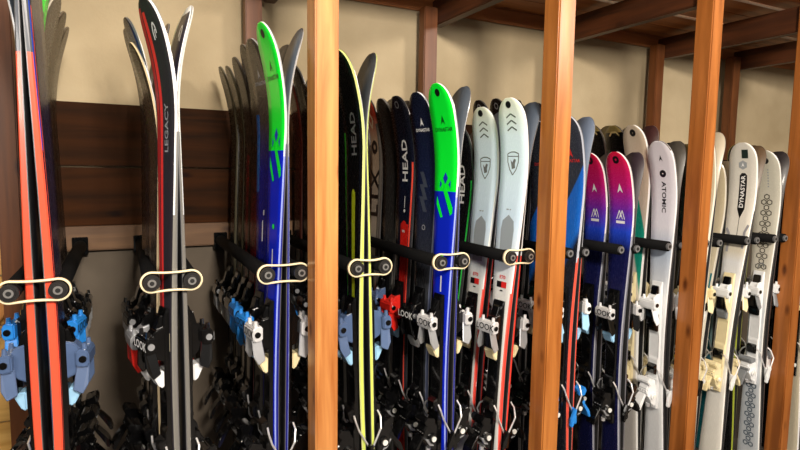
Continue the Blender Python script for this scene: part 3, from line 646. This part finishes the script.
# unit: (rod x left, rod x right, lean, anchor words, rows[(design, tip height, binding or None, dx)])
UNITS = [
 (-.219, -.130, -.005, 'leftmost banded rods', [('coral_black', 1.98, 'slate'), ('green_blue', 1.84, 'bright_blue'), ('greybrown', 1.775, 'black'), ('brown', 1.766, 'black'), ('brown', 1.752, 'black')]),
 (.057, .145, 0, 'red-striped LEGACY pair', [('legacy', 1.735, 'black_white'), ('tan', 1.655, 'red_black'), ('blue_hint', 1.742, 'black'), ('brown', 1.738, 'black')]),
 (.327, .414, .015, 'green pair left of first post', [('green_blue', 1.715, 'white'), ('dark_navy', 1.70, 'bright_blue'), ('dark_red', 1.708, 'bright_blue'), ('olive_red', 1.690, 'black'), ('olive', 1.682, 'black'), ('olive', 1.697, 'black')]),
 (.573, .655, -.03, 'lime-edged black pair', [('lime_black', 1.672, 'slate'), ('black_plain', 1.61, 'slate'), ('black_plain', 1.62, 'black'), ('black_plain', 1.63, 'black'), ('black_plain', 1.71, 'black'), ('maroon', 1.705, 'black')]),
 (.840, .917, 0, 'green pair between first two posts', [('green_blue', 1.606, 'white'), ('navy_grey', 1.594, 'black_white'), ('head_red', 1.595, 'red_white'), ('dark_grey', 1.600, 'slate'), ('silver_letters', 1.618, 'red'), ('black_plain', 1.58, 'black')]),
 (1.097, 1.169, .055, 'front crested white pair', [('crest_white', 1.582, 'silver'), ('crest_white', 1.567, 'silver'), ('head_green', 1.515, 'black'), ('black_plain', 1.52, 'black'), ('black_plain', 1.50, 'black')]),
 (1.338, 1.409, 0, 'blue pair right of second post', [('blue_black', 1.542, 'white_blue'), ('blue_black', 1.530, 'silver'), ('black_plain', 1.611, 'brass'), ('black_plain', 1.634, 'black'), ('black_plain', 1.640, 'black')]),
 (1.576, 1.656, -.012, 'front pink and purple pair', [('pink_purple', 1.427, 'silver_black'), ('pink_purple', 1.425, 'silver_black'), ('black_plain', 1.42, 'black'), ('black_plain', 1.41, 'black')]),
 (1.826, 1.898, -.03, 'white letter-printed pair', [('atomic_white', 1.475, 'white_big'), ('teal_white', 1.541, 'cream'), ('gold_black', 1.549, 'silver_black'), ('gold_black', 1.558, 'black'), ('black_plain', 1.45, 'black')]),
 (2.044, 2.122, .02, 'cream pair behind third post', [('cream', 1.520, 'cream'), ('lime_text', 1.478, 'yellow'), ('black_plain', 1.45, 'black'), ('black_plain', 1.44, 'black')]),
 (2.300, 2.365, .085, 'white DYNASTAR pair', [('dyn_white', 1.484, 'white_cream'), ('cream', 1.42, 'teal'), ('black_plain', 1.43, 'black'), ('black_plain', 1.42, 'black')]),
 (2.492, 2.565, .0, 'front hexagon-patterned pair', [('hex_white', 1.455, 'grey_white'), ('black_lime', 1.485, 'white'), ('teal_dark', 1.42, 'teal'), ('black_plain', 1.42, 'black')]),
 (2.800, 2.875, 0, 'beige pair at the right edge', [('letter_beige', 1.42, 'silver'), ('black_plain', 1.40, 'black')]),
]
for k_ in ('green_blue', 'coral_black', 'legacy', 'dark_navy', 'lime_black', 'navy_grey', 'head_red', 'crest_white', 'blue_black', 'head_green'): DES[k_]['wide'] = .1215
DES['coral_black']['thick'] = .019; DES['lime_black']['thick'] = .013; DES['crest_white']['thick'] = .013; DES['legacy']['thick'] = .013; DES['coral_black']['low'] = .08; DES['crest_white']['low'] = .035
ORD = ['front', 'second', 'third', 'fourth', 'fifth', 'sixth']
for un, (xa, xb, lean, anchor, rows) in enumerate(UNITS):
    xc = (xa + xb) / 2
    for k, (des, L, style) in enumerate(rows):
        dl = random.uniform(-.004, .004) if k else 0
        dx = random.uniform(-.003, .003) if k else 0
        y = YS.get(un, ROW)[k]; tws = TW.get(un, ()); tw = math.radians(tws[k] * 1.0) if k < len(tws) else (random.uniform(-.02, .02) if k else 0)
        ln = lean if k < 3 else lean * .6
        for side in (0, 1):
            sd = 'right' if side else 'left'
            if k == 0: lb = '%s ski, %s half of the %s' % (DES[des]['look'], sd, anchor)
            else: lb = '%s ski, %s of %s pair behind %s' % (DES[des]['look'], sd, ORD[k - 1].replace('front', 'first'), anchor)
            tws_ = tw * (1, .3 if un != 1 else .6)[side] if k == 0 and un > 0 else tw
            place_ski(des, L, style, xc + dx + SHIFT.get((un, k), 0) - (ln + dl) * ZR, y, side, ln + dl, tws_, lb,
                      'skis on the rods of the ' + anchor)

# ---------------------------------------------------------------- rods, brackets, bands
foam = mat('black_foam', (7, 7, 8), .8, noise=.15, scale=120, bump=.3)
foam.node_tree.nodes['Principled BSDF'].inputs['Specular IOR Level'].default_value = .12
capm = mat('cap_grey', (40, 38, 38), .35, .3, .05); hole = mat('cap_hole', (10, 10, 10), .5)
latex = mat('cream_latex', (238, 220, 182), .45, noise=.06)
RN = .0192
bm = bmesh.new(); add_cyl(bm, (0, 0, 0), (0, .745, 0), RN, 18); rod_me = tomesh('rod_sleeve', bm, foam, True)
bm = bmesh.new()
add_cyl(bm, (0, -.006, 0), (0, 0, 0), .0188, 24, mi=0); add_cyl(bm, (0, -.009, 0), (0, -.006, 0), .0125, 20, mi=0)
cap_me = tomesh('end_cap', bm, capm)
bm = bmesh.new(); add_cyl(bm, (0, -.008, 0), (0, 0, 0), .0125, 24); small_me = tomesh('end_cap', bm, mat('cap_light', (126, 126, 128), .3, .4, .05))
bm = bmesh.new(); add_cyl(bm, (0, -.0105, 0), (0, -.009, 0), .0095, 18, mi=0); add_cyl(bm, (0, -.0112, 0), (0, -.0105, 0), .0052, 14, mi=1); hole_me = tomesh('bolt', bm, [mat('washer', (150, 148, 146), .3, .6), hole])
bm = bmesh.new(); add_cyl(bm, (0, -.0090, 0), (0, -.008, 0), .0060, 14); hole2_me = tomesh('bolt', bm, hole)
bm = bmesh.new(); add_box(bm, -.024, .024, .745, .7525, -.03, .03, .002); plate_me = tomesh('wall_plate', bm, b_black)
sides = ['left', 'right']
anch2 = ['coral-edged skis', 'red-striped black skis', 'green and blue skis left of first post', 'lime-edged black skis', 'green skis between the first two posts',
         'white crested skis', 'blue and black skis', 'pink and purple skis', 'white letter-printed skis', 'cream skis', 'white DYNASTAR-lettered skis', 'hexagon-patterned skis', 'beige skis at the right edge']
for un, (xa, xb, lean, anchor, rows) in enumerate(UNITS):
    for s, x in enumerate((xa, xb)):
        r = empty('rack_rod', (x, 1.405, ZR))
        thing(r, 'black padded rod holding the %s on their %s' % (anch2[un], sides[s]), 'rod', 'padded rods of the ski rack')
        link('rod_sleeve', rod_me, r); c = link('end_cap', cap_me if un < 6 else small_me, r); link('bolt', hole_me if un < 6 else hole2_me, c); link('wall_plate', plate_me, r)
def band(x0, x1, y, z0, z1, label, tw=0.0, width=.012, th_=.0042):
    """stretched loop around the two rods"""
    rr = .0215; bm = bmesh.new(); pts = []
    for i in range(13): a = math.pi / 2 + math.pi * i / 12; pts.append((x0 + rr * math.cos(a), rr * math.sin(a), 0, a))
    n = 6
    for i in range(1, n): pts.append((x0 + (x1 - x0) * i / n, -rr * (1 - .12 * math.sin(math.pi * i / n)), 0, -math.pi / 2))
    for i in range(13): a = -math.pi / 2 + math.pi * i / 12; pts.append((x1 + rr * math.cos(a), rr * math.sin(a), 0, a))
    for i in range(1, n): pts.append((x1 + (x0 - x1) * i / n, rr * (1 - .12 * math.sin(math.pi * i / n)), 0, math.pi / 2))
    xm = (x0 + x1) / 2; rings = []
    for x, z, _, a in pts:
        f = (x - x0) / (x1 - x0); yo = y + tw * math.sin(math.pi * max(0, min(1, f))) * (1 if z > 0 else -.3)
        zc = z + z0 + (z1 - z0) * f; dx, dz = math.cos(a) * th_, math.sin(a) * th_
        rings.append([bm.verts.new(p) for p in ((x - xm, yo, zc), (x - xm, yo + width, zc), (x + dx - xm, yo + width, zc + dz), (x + dx - xm, yo, zc + dz))])
    N_ = len(rings)
    for i in range(N_):
        A, C_ = rings[i], rings[(i + 1) % N_]
        for j in range(4): bm.faces.new((A[j], A[(j + 1) % 4], C_[(j + 1) % 4], C_[j]))
    o = link('rubber_band', tomesh('band', bm, latex, True), None, (xm, 0, 0))
    thing(o, label, 'rubber band', 'cream bands closing the ski slots')
bl = ['cream rubber band stretched across the coral-edged skis', 'cream rubber band stretched across the red-striped black skis', 'cream rubber band across the blue skis left of the first post',
      'twisted cream rubber band across the lime-edged skis', 'cream rubber band across the blue skis between the first two posts', 'cream rubber band across the white crested skis']
for un in range(6):
    xa, xb = UNITS[un][0], UNITS[un][1]
    band(xa, xb, 1.4065 if un not in (0, 3) else 1.4055, ZR, ZR, bl[un], -.010 if un == 3 else 0, .012 if un in (0, 3) else .010)
